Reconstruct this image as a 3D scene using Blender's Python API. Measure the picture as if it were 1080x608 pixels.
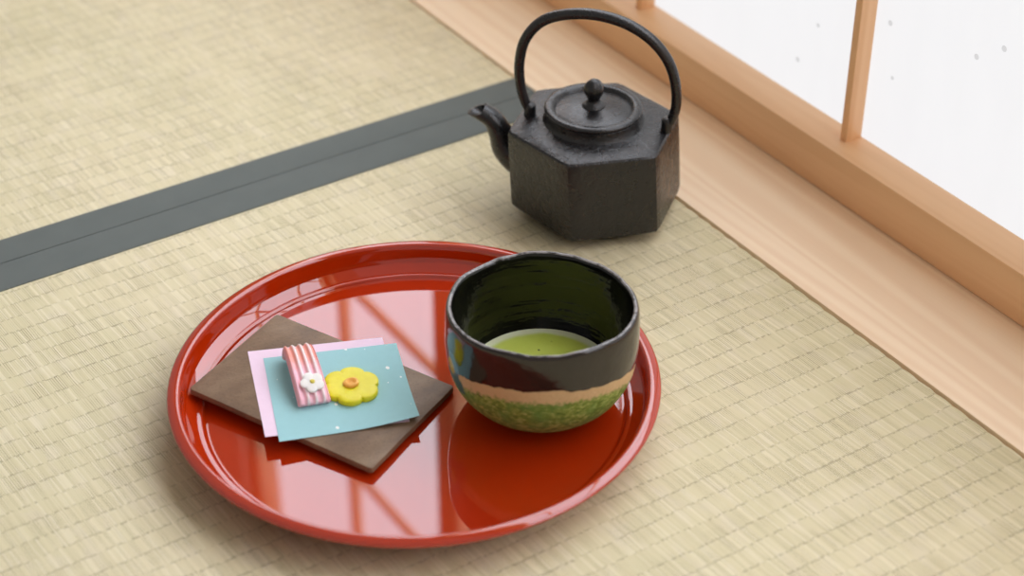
import bpy, bmesh, math, random
from mathutils import Vector, Matrix, noise

random.seed(7)
S = bpy.context.scene
C = S.collection
for o in list(bpy.data.objects):
    bpy.data.objects.remove(o)
PI = math.pi

# ------------------------------------------------------------------ camera, light, exposure
CAM_POS = (-0.44734, -0.79271, 0.73252)
YAW, PITCH, ROLL = 0.57886, 0.61552, 0.00157
FOCAL_PX = 1985.5
cd = bpy.data.cameras.new('camera')
cam = bpy.data.objects.new('camera', cd)
C.objects.link(cam)
S.camera = cam
fwd = Vector((math.sin(YAW)*math.cos(PITCH), math.cos(YAW)*math.cos(PITCH), -math.sin(PITCH)))
right = Vector((math.cos(YAW), -math.sin(YAW), 0))
up = right.cross(fwd)
r2 = right*math.cos(ROLL) + up*math.sin(ROLL)
u2 = up*math.cos(ROLL) - right*math.sin(ROLL)
m = Matrix((r2, u2, -fwd)).transposed().to_4x4()
m.translation = CAM_POS
cam.matrix_world = m
cd.sensor_width = 36
cd.lens = FOCAL_PX*36/1080
cd.clip_start = 0.02
cd.dof.use_dof = True
cd.dof.focus_distance = 1.205
cd.dof.aperture_fstop = 4.8

S.view_settings.view_transform = 'Standard'
S.view_settings.look = 'None'
S.view_settings.gamma = 1
S.view_settings.use_curve_mapping = False
S.view_settings.exposure = 0.13

PAPER_LIGHT = 3.9          # daylight through the upper rows of shoji paper, boosted to light floor and tray
PAPER_LIGHT_LOW = 0.80     # lowest row of panes, its glow turned down below the rows above
ROOM_LIGHT = 0.34          # soft light filling the rest of the room
w = bpy.data.worlds.new('room_light')
S.world = w
w.use_nodes = True
bg = w.node_tree.nodes['Background']
bg.inputs[0].default_value = (1.0, 0.96, 0.91, 1)
bg.inputs[1].default_value = ROOM_LIGHT

# ------------------------------------------------------------------ helpers
def lin(c):
    f = lambda v: v/12.92 if v <= 0.04045 else ((v+0.055)/1.055)**2.4
    return tuple(f(v/255) for v in c) + (1,)

class Mat:
    """small wrapper for writing node trees"""
    def __init__(s, name, rough=0.5, **kw):
        s.m = bpy.data.materials.new(name)
        s.m.use_nodes = True
        s.t = s.m.node_tree
        s.b = s.t.nodes['Principled BSDF']
        s.b.inputs['Roughness'].default_value = rough
        for k, v in kw.items():
            s.b.inputs[k.replace('_', ' ')].default_value = v
    def n(s, typ, ins=None, **props):
        nd = s.t.nodes.new(typ)
        for k, v in props.items():
            setattr(nd, k, v)
        for k, v in (ins or {}).items():
            s.put(nd.inputs[k], v)
        return nd
    def put(s, sock, v):
        if isinstance(v, bpy.types.NodeSocket):
            s.t.links.new(v, sock)
        elif isinstance(v, bpy.types.Node):
            s.t.links.new(v.outputs[0], sock)
        else:
            sock.default_value = v
    def coord(s, kind='Object'):
        return s.n('ShaderNodeTexCoord').outputs[kind]
    def math(s, op, a, b=0.0, c=0.0, clamp=False):
        return s.n('ShaderNodeMath', {0: a, 1: b, 2: c}, operation=op, use_clamp=clamp).outputs[0]
    def mapping(s, v, scale=(1, 1, 1), loc=(0, 0, 0), rot=(0, 0, 0)):
        return s.n('ShaderNodeMapping', {'Vector': v, 'Scale': scale, 'Location': loc, 'Rotation': rot}).outputs[0]
    def noise(s, v, scale, detail=3, rough=0.5, dist=0.0):
        return s.n('ShaderNodeTexNoise', {'Vector': v, 'Scale': scale, 'Detail': detail, 'Roughness': rough, 'Distortion': dist}).outputs[0]
    def ramp(s, f, stops, interp='LINEAR'):
        nd = s.n('ShaderNodeValToRGB', {0: f})
        e = nd.color_ramp.elements
        nd.color_ramp.interpolation = interp
        while len(e) < len(stops):
            e.new(0.5)
        for el, (p, c) in zip(e, stops):
            el.position = p
            el.color = c if len(c) == 4 else tuple(c) + (1,)
        return nd.outputs[0]
    def mix(s, f, a, b, blend='MIX'):
        nd = s.n('ShaderNodeMix', data_type='RGBA', blend_type=blend)
        s.put(nd.inputs[0], f); s.put(nd.inputs[6], a); s.put(nd.inputs[7], b)
        return nd.outputs[2]
    def step(s, v, lo, hi):
        return s.n('ShaderNodeMapRange', {0: v, 1: lo, 2: hi}, interpolation_type='SMOOTHSTEP').outputs[0]
    def bump(s, h, dist, strength=1.0, normal=None):
        ins = {'Height': h, 'Distance': dist, 'Strength': strength}
        if normal is not None:
            ins['Normal'] = normal
        return s.n('ShaderNodeBump', ins).outputs[0]
    def set(s, **kw):
        for k, v in kw.items():
            s.put(s.b.inputs[k.replace('_', ' ')], v)
        return s.m

def smooth(me, angle=40):
    bm = bmesh.new(); bm.from_mesh(me)
    bmesh.ops.recalc_face_normals(bm, faces=bm.faces[:])
    for f in bm.faces: f.smooth = True
    for e in bm.edges:
        if len(e.link_faces) == 2 and e.calc_face_angle(0) > math.radians(angle):
            e.smooth = False
    bm.to_mesh(me); bm.free()

def tag(o, label=None, cat=None, group=None, kind=None):
    for k, v in (('label', label), ('category', cat), ('group', group), ('kind', kind)):
        if v: o[k] = v
    return o

def obj(name, me, mat, parent=None, loc=None, angle=40):
    """me: (verts, faces) or a bmesh -> one linked mesh object"""
    if isinstance(me, tuple):
        d = bpy.data.meshes.new(name); d.from_pydata([tuple(v) for v in me[0]], [], me[1])
    else:
        d = bpy.data.meshes.new(name); me.to_mesh(d); me.free()
    smooth(d, angle)
    d.materials.append(mat)
    o = bpy.data.objects.new(name, d)
    C.objects.link(o)
    if parent: o.parent = parent
    if loc: o.location = loc
    return o

def empty(name, loc=(0, 0, 0), rz=0):
    o = bpy.data.objects.new(name, None)
    o.empty_display_size = 0.03
    C.objects.link(o)
    o.location = loc
    o.rotation_euler = (0, 0, rz)
    return o

def lathe(profile, n=96, warp=None):
    """closed surface of revolution; profile from axis bottom to axis top as (r, z)"""
    vs, fs, rings = [], [], []
    for k, (r, z) in enumerate(profile):
        if r < 1e-7:
            rings.append([len(vs)]); vs.append((0, 0, z) if not warp else warp(0, 0, z, k))
        else:
            ring = []
            for i in range(n):
                a = 2*PI*i/n
                ring.append(len(vs))
                vs.append((r*math.cos(a), r*math.sin(a), z) if not warp else warp(r, a, z, k))
            rings.append(ring)
    for A, B in zip(rings, rings[1:]):
        for i in range(n):
            j = (i+1) % n
            if len(A) == 1 and len(B) == 1: continue
            if len(A) == 1: fs.append((A[0], B[j], B[i]))
            elif len(B) == 1: fs.append((A[i], A[j], B[0]))
            else: fs.append((A[i], A[j], B[j], B[i]))
    return vs, fs

def spline(pts, n=8):
    """Catmull-Rom through points of any dimension"""
    P = [tuple(2*a-b for a, b in zip(pts[0], pts[1]))] + list(pts) + [tuple(2*a-b for a, b in zip(pts[-1], pts[-2]))]
    out = []
    for i in range(1, len(P)-2):
        p0, p1, p2, p3 = P[i-1:i+3]
        for k in range(n):
            t = k/n
            out.append(tuple(0.5*(2*b+(c-a)*t+(2*a-5*b+4*c-d)*t*t+(3*b-a-3*c+d)*t**3) for a, b, c, d in zip(p0, p1, p2, p3)))
    out.append(tuple(pts[-1]))
    return out

def tube(path, n=20, section=None, side=Vector((0, 1, 0))):
    """path of (x,y,z,ra,rb): swept elliptic tube, ra in the bend plane, rb along `side`"""
    vs, fs = [], []
    P = [Vector(p[:3]) for p in path]
    for k, p in enumerate(path):
        t = (P[min(k+1, len(P)-1)]-P[max(k-1, 0)]).normalized()
        sd = (side-t*side.dot(t)).normalized()
        nrm = t.cross(sd)
        for i in range(n):
            a = 2*PI*i/n
            vs.append(P[k]+nrm*math.cos(a)*p[3]+sd*math.sin(a)*p[4])
    for k in range(len(path)-1):
        for i in range(n):
            j = (i+1) % n
            fs.append((k*n+i, k*n+j, (k+1)*n+j, (k+1)*n+i))
    fs.append(tuple(range(n))[::-1]); fs.append(tuple(range((len(path)-1)*n, len(path)*n)))
    return vs, fs

def prism(outline, z0, z1, bevel=0.0, seg=2):
    """vertical prism over an outline, edges bevelled"""
    bm = bmesh.new()
    b = [bm.verts.new((x, y, z0)) for x, y in outline]
    t = [bm.verts.new((x, y, z1)) for x, y in outline]
    n = len(outline)
    bm.faces.new(b[::-1]); bm.faces.new(t)
    for i in range(n):
        bm.faces.new((b[i], b[(i+1) % n], t[(i+1) % n], t[i]))
    bm.normal_update()
    if bevel:
        ed = [e for e in bm.edges if e.calc_face_angle(0) > 0.5]
        bmesh.ops.bevel(bm, geom=ed, offset=bevel, segments=seg, profile=0.5, affect='EDGES')
    return bm

def box(x0, x1, y0, y1, z0, z1, bevel=0.0):
    return prism([(x0, y0), (x1, y0), (x1, y1), (x0, y1)], z0, z1, bevel)

# ------------------------------------------------------------------ materials of the setting
def wood(name, base, dark, axis='y', rough=0.45, scale=1.0, contrast=0.8):
    M = Mat(name, rough)
    co = M.coord()
    sc = {'y': (1, 0.035, 1), 'z': (1, 1, 0.035)}[axis]
    v = M.mapping(co, sc)
    big = M.noise(v, 26*scale, 2, 0.5, 0.6)
    ring = M.math('FRACT', M.math('MULTIPLY', big, 9.0))
    ring = M.math('ABSOLUTE', M.math('SUBTRACT', ring, 0.5))
    fine = M.noise(M.mapping(co, {'y': (1, 0.012, 1), 'z': (1, 1, 0.012)}[axis]), 900, 2)
    f = M.math('ADD', M.math('MULTIPLY', M.step(ring, 0.05, 0.5), 0.75), M.math('MULTIPLY', fine, 0.35))
    col = M.mix(M.math('MULTIPLY', f, contrast), lin(base), lin(dark))
    return M.set(Base_Color=col, Normal=M.bump(fine, 0.0003, 0.25))

HINOKI = wood('hinoki_wood', (249, 202, 154), (230, 172, 118), 'y', 0.42, contrast=0.28)
HINOKI_UP = wood('hinoki_upright_wood', (249, 202, 154), (230, 172, 118), 'z', 0.42, contrast=0.5)
SILL = wood('sill_wood', (253, 227, 193), (237, 200, 160), 'y', 0.4, 0.7, 0.6)

def plaster():
    M = Mat('plaster', 0.9)
    n = M.noise(M.coord(), 60, 5)
    return M.set(Base_Color=M.mix(n, lin((214, 204, 184)), lin((226, 217, 198))), Normal=M.bump(n, 0.001, 0.4))
PLASTER = plaster()

def paper_screen(name, strength, c0, c1):
    M = Mat(name, 0.8)
    co = M.coord()
    fl = M.n('ShaderNodeTexVoronoi', {'Vector': M.mapping(co, (1, 1, 1)), 'Scale': 34.0, 'Randomness': 1.0})
    rnd = M.n('ShaderNodeSeparateColor', {0: fl.outputs['Color']}).outputs[0]
    speck = M.math('MULTIPLY', M.math('LESS_THAN', fl.outputs['Distance'], 0.075), M.math('GREATER_THAN', rnd, 0.70))
    fib = M.noise(M.mapping(co, (1, 1, 0.4)), 45, 4)
    c = M.mix(fib, c0, c1)
    c = M.mix(M.math('MULTIPLY', speck, 0.28), c, lin((78, 78, 80)))
    return M.set(Base_Color=(0.12, 0.12, 0.12, 1), Emission_Color=c, Emission_Strength=strength)
PAPER = paper_screen('shoji_paper', PAPER_LIGHT, (0.86, 0.91, 1.0, 1), (0.92, 0.97, 1.06, 1))
PAPER_LOW = paper_screen('shoji_paper_low', PAPER_LIGHT_LOW, (0.96, 0.96, 0.98, 1), (1, 1, 1.02, 1))

def tatami():
    M = Mat('tatami_rush_weave', 0.62)
    co = M.coord()
    PITCH_ = 0.0150
    sx = M.n('ShaderNodeSeparateXYZ', {0: co})
    x, y = sx.outputs[0], sx.outputs[1]
    wob = M.noise(M.mapping(co, (9, 40, 1)), 1.0, 1)
    yy = M.math('ADD', y, M.math('MULTIPLY', M.math('SUBTRACT', wob, 0.5), 0.004))
    row = M.math('DIVIDE', yy, PITCH_)
    fr = M.math('ABSOLUTE', M.math('SUBTRACT', M.math('FRACT', row), 0.5))     # 0.5 at a warp row, 0 between rows
    cell = M.math('FLOOR', row)
    # rush strands run along y; every band between two warp rows has its own strands
    xs = M.math('ADD', M.math('ADD', x, M.math('MULTIPLY', y, 0.05)), M.math('MULTIPLY', M.noise(M.mapping(co, (1, 0.25, 1)), 150, 2), 0.0018))
    si = M.math('DIVIDE', xs, 0.00145)
    sid = M.math('FLOOR', si)
    rnd = M.n('ShaderNodeTexWhiteNoise', {'Vector': M.n('ShaderNodeCombineXYZ', {0: sid, 1: cell}).outputs[0]}, noise_dimensions='2D')
    rc = M.n('ShaderNodeSeparateColor', {0: rnd.outputs['Color']})
    edge = M.math('ABSOLUTE', M.math('SUBTRACT', M.math('FRACT', si), 0.5))            # 0.5 in the gap between two strands
    round_ = M.math('SUBTRACT', 1.0, M.math('POWER', M.math('MULTIPLY', edge, 2.0), 3.0))
    gap = M.math('MULTIPLY', M.step(edge, 0.30, 0.5), M.step(rc.outputs[0], 0.15, 0.95))
    patch = M.noise(M.mapping(co, (1, 2, 1)), 18, 2)
    gap = M.math('MULTIPLY', gap, M.math('ADD', 0.10, M.math('MULTIPLY', M.step(patch, 0.3, 0.65), 1.1)))
    # warp stitches, the shade of their grooves coloured in: short dashes along the row, one or two strands long
    odd = M.math('MULTIPLY', M.math('FRACT', M.math('MULTIPLY', cell, 0.5)), 0.25)
    near = M.step(fr, 0.41, 0.485)
    stitch = M.math('MULTIPLY', near, M.step(M.math('SUBTRACT', M.math('ADD', M.math('MULTIPLY', rc.outputs[1], 0.9), M.math('MULTIPLY', patch, 0.9)), odd), 0.68, 1.15))
    bulge = M.math('SUBTRACT', 1.0, M.math('POWER', M.math('MULTIPLY', fr, 2.0), 5.0))
    h = M.math('ADD', M.math('MULTIPLY', round_, 0.35), M.math('MULTIPLY', bulge, 0.5))
    h = M.math('ADD', h, M.math('MULTIPLY', rc.outputs[2], 0.25))
    h = M.math('SUBTRACT', h, M.math('MULTIPLY', stitch, 0.4))
    tone = M.noise(M.mapping(co, (1.0, 0.6, 1)), 5, 3)
    col = M.mix(M.step(tone, 0.35, 0.68), lin((213, 200, 164)), lin((205, 194, 156)))
    tuft = M.noise(M.mapping(co, (1, 0.5, 1)), 80, 2)
    col = M.mix(M.math('MULTIPLY', M.step(tuft, 0.5, 0.70), 0.18), col, lin((218, 205, 190)))
    col = M.mix(M.math('MULTIPLY', M.step(tuft, 0.46, 0.30), 0.18), col, lin((198, 190, 150)))
    col = M.mix(M.math('MULTIPLY', M.step(rc.outputs[2], 0.6, 1.0), 0.24), col, lin((240, 230, 206)))
    col = M.mix(M.math('MULTIPLY', M.step(rc.outputs[2], 0.35, 0.0), 0.22), col, lin((176, 164, 124)))
    col = M.mix(M.math('MULTIPLY', gap, 0.95), col, lin((112, 100, 66)))  # shade in the gaps between strands, put into the colour
    col = M.mix(M.math('MULTIPLY', stitch, 0.50), col, lin((116, 104, 74)))
    return M.set(Base_Color=col, Normal=M.bump(h, 0.0004, 0.30))
TATAMI = tatami()

def cloth():
    M = Mat('grey_border_cloth', 0.85)
    co = M.coord()
    wv = M.n('ShaderNodeTexWave', {'Vector': co, 'Scale': 320.0, 'Distortion': 0.3}, bands_direction='X').outputs[1]
    wy = M.n('ShaderNodeTexWave', {'Vector': co, 'Scale': 320.0, 'Distortion': 0.3}, bands_direction='Y').outputs[1]
    h = M.math('MULTIPLY', wv, wy)
    n = M.noise(co, 40, 3)
    return M.set(Base_Color=M.mix(n, lin((90, 96, 93)), lin((100, 105, 101))), Normal=M.bump(h, 0.0002, 0.3))
CLOTH = cloth()

# ------------------------------------------------------------------ setting
SEAM = 0.28847
SX0, SX1 = 0.2822, 0.52        # wooden sill
RX = 0.3741                    # room-side face of the shoji rail
PX = 0.4045                    # paper plane
RZ = 0.0382                    # rail height

tag(obj('floor', box(-2.0, 1.0, -1.6, 2.4, -0.12, -0.056), HINOKI), kind='structure')
tag(obj('trim_1', box(SX0, SX1, -1.6, 2.4, -0.056, 0.0006, 0.0012), SILL),
    'pale wooden sill board between the tatami and the paper screen', 'sill', kind='structure')

def mat_surface(x0, x1, y0, y1):
    """woven slab; its end beside the sill follows the bulge of every weave row"""
    step = 0.0025
    n = int(round((y1-y0)/step))
    edge = []
    for i in range(n+1):
        y = y0+(y1-y0)*i/n
        b = abs(math.sin(PI*y/0.0150))**0.6
        edge.append((x1-0.0013+0.0010*b+0.0003*noise.noise((0, y*160, 3)), y))
    vs, fs = [], []
    cols = [(0.0, 0.0), (0.0, 1.0)]
    for ex, y in edge:
        vs += [(x0, y, -0.056), (x0, y, 0.0), (ex-0.0012, y, 0.0), (ex-0.0003, y, -0.0006), (ex, y, -0.0018), (ex, y, -0.056)]
    for i in range(n):
        for k in range(6):
            a, b = i*6+k, i*6+(k+1) % 6
            fs.append((a, b, b+6, a+6))
    fs.append(tuple(range(6))); fs.append(tuple(n*6+k for k in range(6))[::-1])
    return vs, fs

def border(y0, y1, x0, x1, name_par):
    """cloth band folded over the mat edge"""
    bm = box(x0, x1, y0, y1, -0.050, 0.0011, 0.0007)
    return obj('border_band', bm, CLOTH, name_par)

def make_mat(y0, y1, b0, b1, label):
    t = empty('tatami_mat', (0, 0, 0))
    tag(t, label, 'tatami mat')
    obj('woven_surface', mat_surface(-1.5, 0.2808, b0, b1), TATAMI, t, angle=60)
    border(b1, y1, -1.5, 0.2806, t)
    border(y0, b0, -1.5, 0.2806, t)
    return t
make_mat(SEAM-0.88, SEAM-0.0003, SEAM-0.85, SEAM-0.0309, 'tatami mat under the red tray and iron kettle, in front of the dark grey seam')
make_mat(SEAM+0.0003, SEAM+0.90, SEAM+0.0282, SEAM+0.87, 'empty tatami mat at upper left, beyond the dark grey border seam')

# shoji: one panel reaching from y0 to y1
win = empty('window_1', (PX, 0.2, 0))
tag(win, 'white paper shoji screen in a pale wooden frame, upper right', 'shoji screen', kind='structure')
PTOP = 1.18
def wpart(name, x0, x1, y0, y1, z0, z1, mat, bevel=0.0012):
    return obj(name, box(x0-PX, x1-PX, y0-0.2, y1-0.2, z0, z1, bevel), mat, win)
MY = []
def panel(y0, y1, bars, hz):
    wpart('bottom_rail', RX, PX+0.004, y0, y1, 0.0008, RZ, HINOKI, 0.0015)
    wpart('top_rail', RX, PX+0.004, y0, y1, PTOP, PTOP+0.045, HINOKI, 0.0015)
    for a in (y0, y1-0.021):
        wpart('stile', RX, PX+0.004, a, a+0.021, RZ, PTOP, HINOKI_UP)
    for y in bars:
        wpart('muntin', 0.3894, PX-0.0004, y-0.0033, y+0.0033, RZ-0.001, PTOP, HINOKI_UP, 0.0006)
    for z in hz:
        wpart('muntin', 0.3940, PX-0.0004, y0+0.02, y1-0.02, z-0.003, z+0.003, HINOKI, 0.0006)
    zs = [RZ-0.004]+list(hz)+[PTOP+0.002]
    for k in range(len(zs)-1):
        wpart('paper_pane', PX, PX+0.0012, y0+0.015, y1-0.015, zs[k], zs[k+1], PAPER if k else PAPER_LOW, 0)
panel(-0.375, 0.598, (-0.1955, 0.0533, 0.3020), (0.277, 0.581, 0.885))
panel(0.599, 1.15, (0.873,), (0.277, 0.581, 0.885))
panel(-1.35, -0.376, (-1.10, -0.85, -0.60), (0.277, 0.581, 0.885))
tag(obj('trim_2', box(0.33, 0.47, -1.6, 2.4, PTOP+0.046, PTOP+0.13, 0.002), HINOKI), kind='structure')
tag(obj('wall_right', box(0.36, 0.45, -1.6, 2.4, PTOP+0.131, 2.3), PLASTER), kind='structure')
tag(obj('wall_back', box(0.36, 0.45, 1.152, 2.4, 0.0008, PTOP+0.045), PLASTER), kind='structure')

# ------------------------------------------------------------------ tray
def lacquer():
    M = Mat('red_lacquer', 0.02)
    n = M.noise(M.coord(), 30, 2)
    return M.set(Base_Color=M.mix(n, lin((167, 39, 3)), lin((175, 44, 5))), IOR=1.82)
LACQ = lacquer()
prof = [(0, 0.0), (0.118, 0.0), (0.1205, 0.0004), (0.1225, 0.0022), (0.128, 0.0055), (0.137, 0.0105), (0.1445, 0.0162), (0.1488, 0.0202),
        (0.1500, 0.0216), (0.1503, 0.0225), (0.1500, 0.0233), (0.1488, 0.0240), (0.1466, 0.0247), (0.1446, 0.0250), (0.1433, 0.0247), (0.1425, 0.0236), (0.1418, 0.0210),
        (0.1409, 0.0162), (0.1396, 0.0122), (0.1376, 0.0097), (0.1352, 0.0087), (0.1325, 0.0084), (0.1312, 0.0084), (0.1306, 0.0081), (0.1300, 0.0070),
        (0.1295, 0.0060), (0.1284, 0.0057), (0.127, 0.0057), (0.08, 0.0057), (0.03, 0.0057), (0, 0.0057)]
tray = obj('round_tray', lathe(prof, 192), LACQ, angle=75)
tag(tray, 'round red lacquer tray with raised rim lying on the tatami', 'tray')
TZ = 0.0057

# ------------------------------------------------------------------ tea bowl
BC = Vector((0.0643, -0.0428, TZ))
def bowl_mat():
    M = Mat('tea_bowl_glaze', 0.2)
    co = M.coord()
    sx = M.n('ShaderNodeSeparateXYZ', {0: co})
    x, y, z = sx.outputs
    r = M.math('SQRT', M.math('ADD', M.math('MULTIPLY', x, x), M.math('MULTIPLY', y, y)))
    low = M.noise(co, 70, 3, 0.55)
    fine = M.noise(co, 420, 4, 0.6)
    # the glaze was dipped at a slant: its lower edge climbs towards the front
    zz = M.math('ADD', z, M.math('MULTIPLY', M.math('ADD', M.math('MULTIPLY', x, 0.547), M.math('MULTIPLY', y, 0.837)), 0.32))
    zz = M.math('ADD', zz, M.math('MULTIPLY', M.math('SUBTRACT', low, 0.5), 0.007))
    zz2 = M.math('ADD', zz, M.math('MULTIPLY', M.math('SUBTRACT', fine, 0.5), 0.010))
    glaze = M.step(zz, 0.0340, 0.0346)
    green = M.math('SUBTRACT', 1.0, M.step(zz2, 0.0236, 0.0275))
    black = M.mix(low, lin((30, 24, 20)), lin((44, 36, 30)))
    beige = M.mix(fine, lin((196, 160, 112)), lin((212, 182, 136)))
    gr = M.ramp(M.noise(M.mapping(co, (1, 1, 2.2)), 260, 4, 0.65), [(0.33, lin((70, 92, 24))), (0.5, lin((124, 146, 52))), (0.68, lin((184, 188, 112)))])
    gr = M.mix(M.math('MULTIPLY', M.step(low, 0.42, 0.66), 0.7), gr, lin((96, 140, 60)), 'MIX')
    body = M.mix(green, beige, gr)
    col = M.mix(glaze, body, black)
    # painted flower on the left side: yellow heart in blue-grey petals, green leaf under it
    def spot(p, rad):
        d = M.n('ShaderNodeVectorMath', {0: co, 1: p}, operation='DISTANCE').outputs[1]
        d = M.math('ADD', d, M.math('MULTIPLY', M.math('SUBTRACT', fine, 0.5), 0.006))
        return M.math('SUBTRACT', 1.0, M.step(d, rad*0.8, rad))
    def at(az, zz_, rr=0.0585):
        return (rr*math.cos(math.radians(az)), rr*math.sin(math.radians(az)), zz_)
    col = M.mix(spot(at(168, 0.043), 0.0125), col, lin((84, 106, 120)))
    col = M.mix(spot(at(176, 0.034), 0.0075), col, lin((62, 100, 96)))
    col = M.mix(spot(at(158, 0.026), 0.0085), col, lin((104, 146, 96)))
    col = M.mix(spot(at(168, 0.0435), 0.0060), col, lin((190, 160, 52)))
    rough = M.math('ADD', 0.72, M.math('MULTIPLY', glaze, -0.60))
    hb = M.math('ADD', M.math('MULTIPLY', M.math('MULTIPLY', fine, M.math('SUBTRACT', 1.0, glaze)), 0.5), M.math('MULTIPLY', low, 0.5))
    hb = M.math('ADD', hb, M.math('MULTIPLY', glaze, 0.45))
    return M.set(Base_Color=col, Roughness=rough, Normal=M.bump(hb, 0.0016, 0.5), IOR=1.55)
def bowl_inner():
    M = Mat('tea_bowl_inner_glaze', 0.16)
    co = M.coord()
    low = M.noise(co, 70, 3, 0.55)
    inn = M.mix(M.step(M.noise(M.mapping(co, (1, 1, 1.6)), 34, 3), 0.42, 0.62), lin((12, 11, 9)), lin((24, 25, 14)))
    return M.set(Base_Color=inn, Normal=M.bump(M.math('ADD', low, M.noise(M.mapping(co, (0.35, 0.35, 2.6)), 60, 2)), 0.0016, 0.45), IOR=1.5)
def rim_highlight():
    M = Mat('tea_bowl_rim_highlight', 0.22, IOR=1.6)  # paper-screen highlight along the lip, put into the colour as pale grey
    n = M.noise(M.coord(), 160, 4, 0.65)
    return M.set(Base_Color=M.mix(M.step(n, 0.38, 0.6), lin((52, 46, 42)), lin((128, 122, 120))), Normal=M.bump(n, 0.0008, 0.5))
bp = [(0, 0.0022), (0.017, 0.0020), (0.0195, 0.0), (0.0245, 0.0), (0.0262, 0.0022), (0.0300, 0.0034), (0.038, 0.0068), (0.0462, 0.0132), (0.0524, 0.0220), (0.0558, 0.0310),
      (0.0574, 0.0410), (0.0580, 0.0510), (0.0579, 0.0610), (0.0575, 0.0680), (0.0570, 0.0712), (0.0560, 0.0727), (0.0547, 0.0729), (0.0535, 0.0718), (0.0527, 0.0690),
      (0.0524, 0.0610), (0.0520, 0.0500), (0.0505, 0.0370), (0.0475, 0.0250), (0.0410, 0.0150), (0.030, 0.0090), (0.015, 0.0070), (0, 0.0066)]
bp = spline(bp, 3)
def bowl_warp(r, a, z, k):
    x, y = r*math.cos(a), r*math.sin(a)
    top = max(0.0, min(1.0, (z-0.03)/0.04))
    d = Vector((math.cos(a), math.sin(a), 0))
    nz = noise.noise((d.x*1.7, d.y*1.7, 1.3))*1.0+0.5*noise.noise((d.x*4.5, d.y*4.5, 4.1))
    rad = 1+0.012*top*noise.noise((d.x*1.3, d.y*1.3, 8.2))+0.006*noise.noise((d.x*2, d.y*2, z*60))*(1 if r > 0.03 else 0)
    front = max(0.0, -0.547*d.x-0.837*d.y)             # the lip stands higher on the near side
    return (x*rad*1.008, y*rad*1.008, z+0.0022*top*nz+0.0048*top*top*front**1.5)
bowl = obj('tea_bowl', lathe(bp, 160, bowl_warp), bowl_mat(), loc=BC, angle=70)
bowl.data.materials.append(bowl_inner())
bowl.data.materials.append(rim_highlight())
for f in bowl.data.polygons:                           # the inner wall and floor carry the inner glaze
    c_ = f.center
    if f.normal.dot(Vector((c_.x, c_.y, 0)).normalized()) < 0.1 and c_.z > 0.0055 and f.normal.z > -0.2:
        f.material_index = 1
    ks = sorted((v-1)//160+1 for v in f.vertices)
    if ks[0] >= 45 and ks[-1] <= 50:                   # thin glaze on the lip, with its painted highlight
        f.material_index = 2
tag(bowl, 'black glazed tea bowl with beige and green lower half, on the tray', 'tea bowl')

def tea_mat():
    M = Mat('matcha', 0.35)
    co = M.coord()
    sx = M.n('ShaderNodeSeparateXYZ', {0: co})
    r = M.math('SQRT', M.math('ADD', M.math('MULTIPLY', sx.outputs[0], sx.outputs[0]), M.math('MULTIPLY', sx.outputs[1], sx.outputs[1])))
    n = M.noise(co, 60, 3)
    fn = M.noise(co, 900, 2)
    col = M.mix(n, lin((186, 202, 72)), lin((206, 218, 104)))
    foam = M.step(M.math('ADD', r, M.math('MULTIPLY', n, 0.004)), 0.0400, 0.0445)
    col = M.mix(M.math('MULTIPLY', foam, 0.8), col, lin((232, 236, 208)))
    vo = M.n('ShaderNodeTexVoronoi', {'Vector': co, 'Scale': 260.0})
    rr = M.n('ShaderNodeSeparateColor', {0: vo.outputs['Color']}).outputs[0]
    dot = M.math('MULTIPLY', M.math('LESS_THAN', vo.outputs['Distance'], 0.2), M.math('GREATER_THAN', rr, 0.93))
    col = M.mix(dot, col, lin((66, 80, 26)))
    return M.set(Base_Color=col, Normal=M.bump(fn, 0.0004, 0.3))
ZT = 0.0215
tp = [(0, 0.0105), (0.030, 0.0105), (0.0400, 0.0165), (0.0448, ZT-0.0003), (0.0450, ZT+0.0004), (0.0440, ZT+0.0002), (0.0420, ZT), (0.02, ZT), (0, ZT)]
tag(obj('matcha_tea', lathe(tp, 96), tea_mat(), loc=BC, angle=70), 'frothy green matcha filling the bottom of the black tea bowl', 'tea')

# ------------------------------------------------------------------ square plate, papers
def plate_mat():
    M = Mat('brown_stoneware', 0.55)
    co = M.coord()
    a = M.noise(M.mapping(co, (1, 1.6, 1), rot=(0, 0, 0.5)), 24, 5, 0.6)
    f = M.noise(co, 500, 3, 0.7)
    col = M.ramp(a, [(0.30, lin((100, 80, 62))), (0.5, lin((124, 98, 74))), (0.70, lin((142, 118, 92)))])
    col = M.mix(M.math('MULTIPLY', M.step(f, 0.5, 0.75), 0.35), col, lin((70, 54, 42)))
    return M.set(Base_Color=col, Normal=M.bump(M.math('ADD', f, M.math('MULTIPLY', a, 2.0)), 0.0005, 0.4))
PM = plate_mat()
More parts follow.
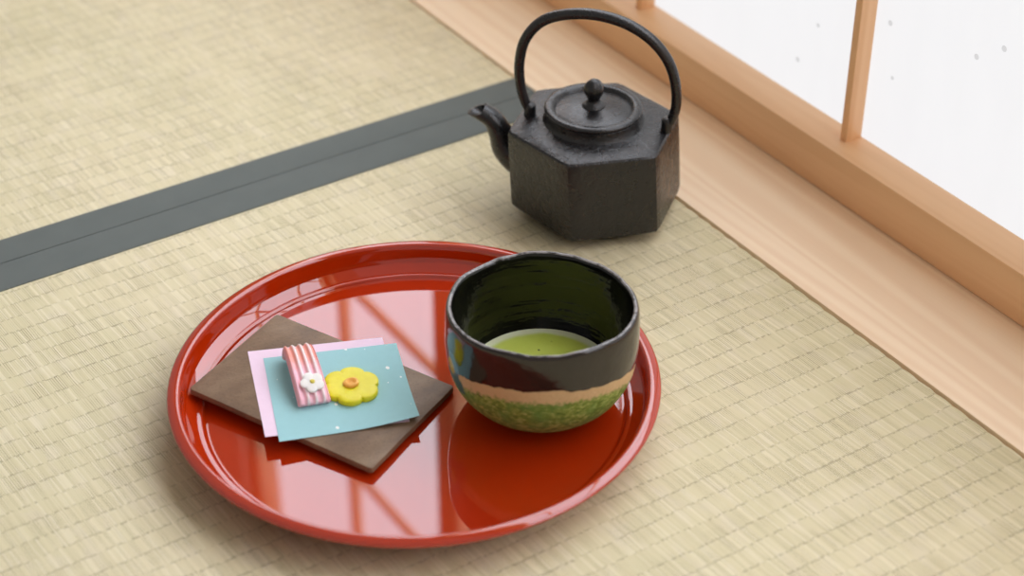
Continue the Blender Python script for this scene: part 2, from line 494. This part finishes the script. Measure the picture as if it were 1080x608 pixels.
# the plate leans: one corner rests on the rim wall of the tray, the opposite one on its floor
TILT_P = Vector((0.02458, -0.00643)); TILT_D = Vector((-0.87376, 0.48635)); TILT_S = 0.04034; TILT_Z = 0.0104
TILT_N = Vector((-TILT_S*TILT_D.x, -TILT_S*TILT_D.y, 1)).normalized()
TILT_Q = Vector((0, 0, 1)).rotation_difference(TILT_N)
def on_plate(o, x, y, off):
    o.location = Vector((x, y, TILT_Z+TILT_S*(Vector((x, y))-TILT_P).dot(TILT_D)))+TILT_N*off
    o.rotation_mode = 'QUATERNION'
    o.rotation_quaternion = TILT_Q
    return o
PL = [Vector(v) for v in ((-0.1178, 0.0729), (-0.0588, -0.0490), (0.0240, -0.0066), (-0.0356, 0.1156))]
pc = sum(PL, Vector((0, 0)))/4
out = []
for i in range(4):                                     # slightly uneven hand-cut edges
    a, b = PL[i], PL[(i+1) % 4]
    nn = Vector((b.y-a.y, -(b.x-a.x))).normalized()
    for k in range(12):
        t = k/12
        wv = 0.0005*noise.noise((i*5.0, t*4, 2))*math.sin(PI*t)
        if k == 0:
            for tt, c0 in ((-0.012, PL[i-1]), (0.012, b)):
                q = a.lerp(c0, 0.012)-pc
                out.append((q.x, q.y))
            continue
        q = a.lerp(b, t)-pc+nn*wv
        out.append((q.x, q.y))
PT = 0.0043
plate = obj('square_plate', prism(out, 0.0, PT, 0.0006), PM)
on_plate(plate, pc.x, pc.y, -PT)
tag(plate, 'dark brown square stoneware plate lying on the red tray', 'plate')

def paper_mat(name, c, flecks):
    M = Mat(name, 0.75)
    co = M.coord()
    col = M.mix(M.noise(co, 220, 4), lin(c), lin(tuple(min(255, v+6) for v in c)))
    if flecks:
        vo = M.n('ShaderNodeTexVoronoi', {'Vector': M.mapping(co, (1, 0.75, 1), rot=(0, 0, 0.6)), 'Scale': 170.0})
        rr = M.n('ShaderNodeSeparateColor', {0: vo.outputs['Color']})
        sz = M.math('MULTIPLY', M.math('POWER', rr.outputs[1], 3.0), 0.16)
        dot = M.math('MULTIPLY', M.math('LESS_THAN', vo.outputs['Distance'], M.math('ADD', sz, 0.06)), M.math('GREATER_THAN', rr.outputs[0], 0.5))
        col = M.mix(dot, col, lin((246, 248, 244)))
    return M.set(Base_Color=col, Normal=M.bump(M.noise(co, 700, 3), 0.0002, 0.3))

def sheet(name, corners, z, th, mat, lift):
    """thin sheet over four corners (TL, TR, BR, BL); lift(u,v) raises a corner"""
    n = 16
    c = [Vector(q) for q in corners]
    mid = sum(c, Vector((0, 0)))/4
    vs, fs = [], []
    for lay in (0, 1):
        for i in range(n+1):
            for j in range(n+1):
                u, v = i/n, j/n
                q = (c[0]*(1-u)+c[1]*u)*(1-v)+(c[3]*(1-u)+c[2]*u)*v-mid
                vs.append((q.x, q.y, lift(u, v)+lay*th))
    N = (n+1)**2
    for i in range(n):
        for j in range(n):
            a = i*(n+1)+j
            fs.append((a, a+1, a+n+2, a+n+1)); fs.append((N+a, N+a+n+1, N+a+n+2, N+a+1))
    rim = [i*(n+1) for i in range(n+1)] + [n*(n+1)+j for j in range(1, n+1)] + [i*(n+1)+n for i in range(n-1, -1, -1)] + [j for j in range(n-1, 0, -1)]
    for a, b in zip(rim, rim[1:]+rim[:1]):
        fs.append((a, b, N+b, N+a))
    return on_plate(obj(name, (vs, fs), mat), mid.x, mid.y, z)
t_ = 0.00022
pk = sheet('paper_sheet', [(-0.0703, 0.0882), (0.0103, 0.0591), (-0.0175, -0.0225), (-0.0990, 0.0079)], 0.00005, t_,
           paper_mat('pink_paper', (236, 208, 226), False), lambda u, v: 0.0)
tag(pk, 'pale pink paper sheet under the blue one on the brown plate', 'paper')
bl = sheet('paper_sheet', [(-0.0651, 0.0768), (0.0149, 0.0490), (-0.0126, -0.0258), (-0.0939, -0.0005)], t_+0.0001, t_,
           paper_mat('blue_paper', (154, 200, 204), True), lambda u, v: 0.0045*max(0, u*v-0.40)**2/0.36)
tag(bl, 'light blue paper sheet with white flecks, on top under the sweets', 'paper')
ZS = 2*t_+0.00014

# ------------------------------------------------------------------ sweets
def sweet_pink():
    M = Mat('pink_sweet_dough', 0.45, Subsurface_Weight=0.25, Subsurface_Scale=0.003)
    M.b.inputs['Subsurface Radius'].default_value = (1, 0.4, 0.35)
    uv = M.n('ShaderNodeSeparateXYZ', {0: M.coord('UV')})
    u, v = uv.outputs[0], uv.outputs[1]
    co = M.coord()
    nz = M.noise(co, 500, 3)
    stripe = M.math('ABSOLUTE', M.math('SUBTRACT', M.math('FRACT', M.math('ADD', M.math('MULTIPLY', u, 4.2), 0.10)), 0.5))   # 0 on a ridge of white
    white = M.math('SUBTRACT', 1.0, M.step(M.math('ADD', stripe, M.math('MULTIPLY', M.math('SUBTRACT', nz, 0.5), 0.06)), 0.10, 0.24))
    white = M.math('MULTIPLY', white, M.math('MULTIPLY', M.math('GREATER_THAN', u, 0.22), M.math('LESS_THAN', u, 0.9)))
    far = M.math('SUBTRACT', 1.0, M.step(M.math('ADD', v, M.math('MULTIPLY', M.math('SUBTRACT', nz, 0.5), 0.15)), 0.45, 0.66))
    base = M.mix(M.math('MULTIPLY', far, 0.8), lin((247, 192, 204)), lin((234, 150, 126)))
    side = M.math('MAXIMUM', M.step(u, 0.10, 0.0), M.step(u, 0.90, 1.0))
    base = M.mix(M.math('MULTIPLY', side, 0.8), base, lin((244, 182, 192)))
    col = M.mix(M.math('MULTIPLY', white, 0.85), base, lin((252, 236, 236)))
    return M.set(Base_Color=col, Normal=M.bump(nz, 0.0004, 0.4))
A = Vector((-0.0477, 0.0652)); B = Vector((-0.0602, 0.0182))        # far and near end on the paper
dv = (B-A).normalized()
pd = Vector((-dv.y, dv.x))                                          # to the right, seen from the camera
if pd.x < 0: pd = -pd
sweet = on_plate(empty('folded_sweet'), A.x, A.y, ZS)
tag(sweet, 'pink and white striped folded sweet with a small white flower, on blue paper', 'sweet')
Ls = (B-A).length
path = spline([(0.0000, 0.0035), (0.0012, 0.0080), (0.0048, 0.0116), (0.0105, 0.0130), (0.0180, 0.0124), (0.0270, 0.0104), (0.0360, 0.0078), (0.0440, 0.0052), (Ls, 0.0030)], 5)
NU = 40
TH = 0.0062
vs, fs, uvs = [], [], []
K = len(path)
def section(u):
    """ridged top, rounded flanks: returns lateral offset and height factor"""
    return 0.00085*math.cos(2*PI*(4.2*u+0.6)) if 0.06 < u < 0.94 else 0.0
for k, (s, z) in enumerate(path):
    s0, z0 = path[max(k-1, 0)]; s1, z1 = path[min(k+1, K-1)]
    tn = Vector((s1-s0, z1-z0)).normalized()
    nn = Vector((-tn.y, tn.x))
    wdt = 0.0185*(1.0+0.12*(k/K))
    tuck = min(1.0, 0.55+0.9*min(k, K-1-k)/6)
    for side_ in (1, 0):
        for i in range(NU+1):
            u = i/NU
            if side_ == 0: u = 1-u
            lat = (u-0.5)*wdt
            ed = 1-max(0, abs(2*u-1)-0.80)/0.20
            rnd = math.sqrt(max(0.0, 1-(1-ed)**2)) if ed < 1 else 1
            if side_: off = TH*0.5*rnd*tuck+section(u)*tuck
            else: off = -TH*0.5*rnd*tuck
            P2 = Vector((s, z-TH*0.5+0.0020))+nn*off
            if P2.y < 0.0001: P2.y = 0.0001
            q = dv*P2.x+pd*(lat*(1.0 if side_ else 0.97))
            vs.append((q.x, q.y, P2.y)); uvs.append((u, k/(K-1)))
R_ = 2*(NU+1)
for k in range(K-1):
    for i in range(R_):
        j = (i+1) % R_
        fs.append((k*R_+i, k*R_+j, (k+1)*R_+j, (k+1)*R_+i))
fs.append(tuple(range(R_))); fs.append(tuple((K-1)*R_+i for i in range(R_))[::-1])
so = obj('dough_fold', (vs, fs), sweet_pink(), sweet, angle=80)
ul = so.data.uv_layers.new(name='UVMap')
for lp in so.data.loops:
    ul.data[lp.index].uv = uvs[lp.vertex_index]

def petal_disc(n_pet, r_out, r_in, zh, dome, N=120, p=1.0, rot=0.0, inner=0.3):
    """flower-shaped slab with rounded lobes"""
    rings = [(0.0, zh*1.0), (0.35, zh*1.0), (0.7, zh*1.0), (0.94, zh*1.0), (0.985, zh*0.9), (1.0, zh*0.7), (1.0, zh*0.25), (0.98, 0.0), (0.5, 0.0), (0.0, 0.0)]
    vs, fs, idx = [], [], []
    for f, z in rings:
        if f == 0: idx.append([len(vs)]); vs.append((0, 0, z)); continue
        ring = []
        for i in range(N):
            a = 2*PI*i/N
            lob = abs(math.cos(n_pet*(a-rot)/2))**p
            r = f*(r_in+(r_out-r_in)*lob)
            zz = z-(dome*(1-lob)*min(1, f*f)*z/zh if z > 0 else 0)
            ring.append(len(vs)); vs.append((r*math.cos(a), r*math.sin(a), zz))
        idx.append(ring)
    for Aa, Bb in zip(idx, idx[1:]):
        for i in range(N):
            j = (i+1) % N
            if len(Aa) == 1: fs.append((Aa[0], Bb[i], Bb[j]))
            elif len(Bb) == 1: fs.append((Aa[i], Bb[0], Aa[j]))
            else: fs.append((Aa[i], Bb[i], Bb[j], Aa[j]))
    return vs, fs

def simple(name, c, rough=0.5, sss=0.2, scale=0.003, var=10, bumpd=0.0003, ns=400):
    M = Mat(name, rough, Subsurface_Weight=sss, Subsurface_Scale=scale)
    M.b.inputs['Subsurface Radius'].default_value = (1, 0.9, 0.5)
    n = M.noise(M.coord(), ns, 3)
    return M.set(Base_Color=M.mix(n, lin(tuple(max(0, v-var) for v in c)), lin(c)), Normal=M.bump(n, bumpd, 0.4))
WHITE = simple('white_sugar_paste', (248, 244, 238), 0.6, 0.15)
YEL = simple('yellow_sugar_paste', (232, 214, 96), 0.5)
# white flower lying on the near slope of the fold
fs_, fz_ = 0.0380, 0.0096
fq = dv*fs_+pd*0.0012
fl = obj('flower', petal_disc(5, 0.0076, 0.0059, 0.0018, 0.0003, p=0.8, rot=0.4), WHITE, sweet, (fq.x, fq.y, fz_))
slope = math.atan2(0.0104-0.0060, 0.0150)
axis3 = Vector((pd.x, pd.y, 0))
nrm3 = Vector((dv.x*math.sin(slope), dv.y*math.sin(slope), math.cos(slope)))
fl.rotation_mode = 'QUATERNION'
fl.rotation_quaternion = Vector((0, 0, 1)).rotation_difference(nrm3)
obj('flower_center', lathe([(0, 0), (0.0013, 0.0001), (0.0016, 0.0006), (0.0011, 0.0012), (0, 0.0014)], 24), YEL, fl, (0, 0, 0.0015))

def jelly():
    M = Mat('yellow_jelly', 0.42, Subsurface_Weight=0.5, Subsurface_Scale=0.004)
    M.b.inputs['Subsurface Radius'].default_value = (1, 0.9, 0.2)
    co = M.coord()
    n = M.noise(co, 260, 4)
    return M.set(Base_Color=M.mix(n, lin((224, 208, 4)), lin((238, 228, 30))), Normal=M.bump(n, 0.0004, 0.4))
yf = on_plate(empty('flower_sweet'), -0.0327, 0.0223, ZS)
tag(yf, 'flat yellow flower-shaped sweet with orange centre, on blue paper', 'sweet')
obj('petals', petal_disc(6, 0.0178, 0.0148, 0.0038, 0.0, p=0.55, rot=math.radians(58), N=180), jelly(), yf, angle=55)
ORG = simple('orange_paste', (255, 190, 96), 0.5, 0.2, 0.002, 12, 0.0005, 700)
orp = [(0, 0.0006), (0.0016, 0.0007), (0.0024, 0.0016), (0.0034, 0.0022), (0.0045, 0.0018), (0.0050, 0.0008), (0.0048, 0.0), (0, 0)]
obj('center', lathe(orp, 48, lambda r, a, z, k: (r*math.cos(a)*(1+0.06*math.sin(3*a)), r*math.sin(a)*(0.92+0.05*math.cos(2*a)), z)), ORG, yf, (0, 0, 0.0039))

# ------------------------------------------------------------------ iron kettle
def iron(name='cast_iron', bump=0.5):
    M = Mat(name, 0.5, Metallic=0.0)
    co = M.coord()
    f = M.noise(co, 420, 4, 0.65)
    g = M.noise(co, 110, 3, 0.6)
    col = M.mix(g, lin((14, 13, 14)), lin((24, 22, 24)))
    col = M.mix(M.step(M.noise(co, 50, 4), 0.55, 0.75), col, lin((30, 25, 25)))
    return M.set(Base_Color=col, Roughness=M.math('ADD', 0.17, M.math('MULTIPLY', g, 0.22)), IOR=1.56,
                 Normal=M.bump(M.math('ADD', M.math('MULTIPLY', f, 0.7), M.math('MULTIPLY', g, 1.5)), 0.0012, bump))
IRON = iron('cast_iron', 0.55)
IRON_S = iron('smooth_cast_iron', 0.25)
KO = Vector((0.2263, 0.1268, 0))
kettle = empty('iron_kettle', KO)
tag(kettle, 'black hexagonal cast iron kettle with arched handle, behind the tray', 'kettle')
A0 = math.radians(158)
def lean(x, y, z):                                    # the cast body leans a little to one side
    return (x-0.0036*z/0.063, y+0.0012*z/0.063, z)
rings = []
def hexring(R, z, rr, n=12):
    """hexagon of circumradius R blended to a circle by rr (0 hexagon .. 1 circle)"""
    out = []
    for k in range(6*n):
        a = A0+2*PI*k/(6*n)
        loc_ = ((a-A0) % (PI/3))-PI/6
        ra = R*math.cos(PI/6)/math.cos(loc_)
        corner = abs(loc_)/(PI/6)
        ra -= R*0.014*max(0, corner-0.82)/0.18*max(0, corner-0.82)/0.18
        r = ra*(1-rr)+R*rr
        out.append(lean(r*math.cos(a), r*math.sin(a), z))
    return out
spec = [(0.030, 0.0030, 1), (0.040, 0.0, 1), (0.0445, 0.0006, 1), (0.048, 0.0032, 0.9), (0.0565, 0.0070, 0.15), (0.0596, 0.0078, 0), (0.0608, 0.0090, 0), (0.0613, 0.0110, 0), (0.0612, 0.030, 0), (0.0610, 0.050, 0), (0.0606, 0.0668, 0),
        (0.0602, 0.0686, 0), (0.0590, 0.0699, 0), (0.0560, 0.0706, 0.05), (0.050, 0.0711, 0.25), (0.044, 0.0716, 0.7), (0.0380, 0.0720, 1), (0.0355, 0.0728, 1), (0.0343, 0.0745, 1), (0.0338, 0.0770, 1), (0.0337, 0.0795, 1), (0.0330, 0.0802, 1), (0.0320, 0.0802, 1), (0.030, 0.0790, 1)]
vs, fs = [], []
N = 72
for R, z, rr in spec:
    vs += hexring(R*(1.022 if rr < 0.6 else 1.0), z, rr)
for k in range(len(spec)-1):
    for i in range(N):
        j = (i+1) % N
        fs.append((k*N+i, k*N+j, (k+1)*N+j, (k+1)*N+i))
fs.append(tuple(range(N))[::-1]); fs.append(tuple((len(spec)-1)*N+i for i in range(N)))
obj('body', (vs, fs), IRON, kettle, angle=28)

lid = obj('lid', lathe([(0, 0.0788), (0.0318, 0.0788), (0.0338, 0.0797), (0.0343, 0.0812), (0.0336, 0.0824), (0.0315, 0.0830), (0.0290, 0.0829), (0.0278, 0.0824), (0.0270, 0.0810), (0.0264, 0.0803),
                        (0.0240, 0.0811), (0.016, 0.0822), (0.009, 0.0830), (0.0055, 0.0834), (0, 0.0834)], 96), IRON_S, kettle, lean(0, 0, 0.08)[:2]+(0.0004,), angle=60)
def knob_warp(r, a, z, k):
    f = 1+0.05*math.cos(5*a)*(1 if z > 0.006 else 0)
    return (r*f*math.cos(a), r*f*math.sin(a), z)
obj('knob', lathe(spline([(0, 0), (0.0075, 0.0), (0.0072, 0.0014), (0.0048, 0.0032), (0.0042, 0.0056), (0.0055, 0.0084), (0.0068, 0.0118), (0.0065, 0.0152), (0.0044, 0.0186), (0.0020, 0.0202), (0, 0.0206)], 3), 40, knob_warp), IRON, lid, (0, 0, 0.0830), angle=60)

# arched handle, its lugs and the spout stand in one upright plane
AZ = math.radians(135)
ax = Vector((math.cos(AZ), math.sin(AZ), 0)); sd = Vector((-ax.y, ax.x, 0))
KM = Vector((0.2235, 0.1261, 0))-KO
def inplane(s, z):
    return KM+ax*s+Vector((0, 0, z))
hp = spline([(0.0475, 0.0750), (0.0505, 0.0800), (0.0540, 0.0920), (0.0553, 0.1095), (0.0517, 0.1284), (0.0413, 0.1432), (0.0264, 0.1507), (0.0057, 0.1534), (-0.0151, 0.1499), (-0.0332, 0.1403), (-0.0457, 0.1267), (-0.0524, 0.1106), (-0.0545, 0.0920), (-0.0520, 0.0790), (-0.0490, 0.0735)], 6)
hd = []
for k, (s, z) in enumerate(hp):
    q = inplane(s, z)
    t = k/(len(hp)-1)
    r = 0.0033+0.0005*math.sin(PI*t)
    hd.append((q.x, q.y, q.z, r, r*1.1))
obj('handle', tube(hd, 18, side=sd), IRON_S, kettle, angle=60)
for s in (0.0475, -0.0490):
    lp_ = spline([(s+0.0002, 0.0700), (s, 0.0745), (s-math.copysign(0.0004, s), 0.0790), (s-math.copysign(0.0008, s), 0.0805)], 4)
    pts = []
    for k, (a_, z) in enumerate(lp_):
        q = inplane(a_, z)
        f = 1-0.45*(k/(len(lp_)-1))**3
        pts.append((q.x, q.y, q.z, 0.0042*f, 0.0050*f))
    obj('handle_lug', tube(pts, 18, side=sd), IRON, kettle, angle=50)

sp = spline([(0.0470, 0.0330, 0.0150, 0.0150), (0.0560, 0.0370, 0.0135, 0.0140), (0.0640, 0.0440, 0.0112, 0.0120), (0.0690, 0.0550, 0.0084, 0.0098), (0.0745, 0.0645, 0.0068, 0.0084), (0.0840, 0.0705, 0.0062, 0.0078)], 6)
pts = []
for s, z, ra, rb in sp:
    q = inplane(s, z)
    pts.append((q.x, q.y, q.z, ra, rb))
vs, fs = tube(pts, 28, side=sd)
# open mouth: replace the end cap by a lip and a short bore
n = 28
fs.pop()
base = len(vs)-n
tip = Vector(pts[-1][:3]); tdir = (tip-Vector(pts[-2][:3])).normalized()
cutn = (tdir*0.30+Vector((0, 0, 0.70))).normalized()
for i in range(base, len(vs)):                        # the mouth is cut so that it opens upwards
    v = Vector(vs[i]); vs[i] = v-tdir*((v-tip).dot(cutn)/tdir.dot(cutn))
endc = sum((Vector(v) for v in vs[-n:]), Vector())/n
dirv = (Vector(pts[-1][:3])-Vector(pts[-2][:3])).normalized()
ring1 = [endc+(Vector(v)-endc)*0.74+cutn*0.0004 for v in vs[base:base+n]]
ring2 = [endc+(Vector(v)-endc)*0.60-dirv*0.012 for v in vs[base:base+n]]
vs += ring1+ring2
for i in range(n):
    j = (i+1) % n
    fs.append((base+i, base+j, base+n+j, base+n+i))
    fs.append((base+n+i, base+n+j, base+2*n+j, base+2*n+i))
fs.append(tuple(base+2*n+i for i in range(n)))
obj('spout', (vs, fs), IRON_S, kettle, angle=50)
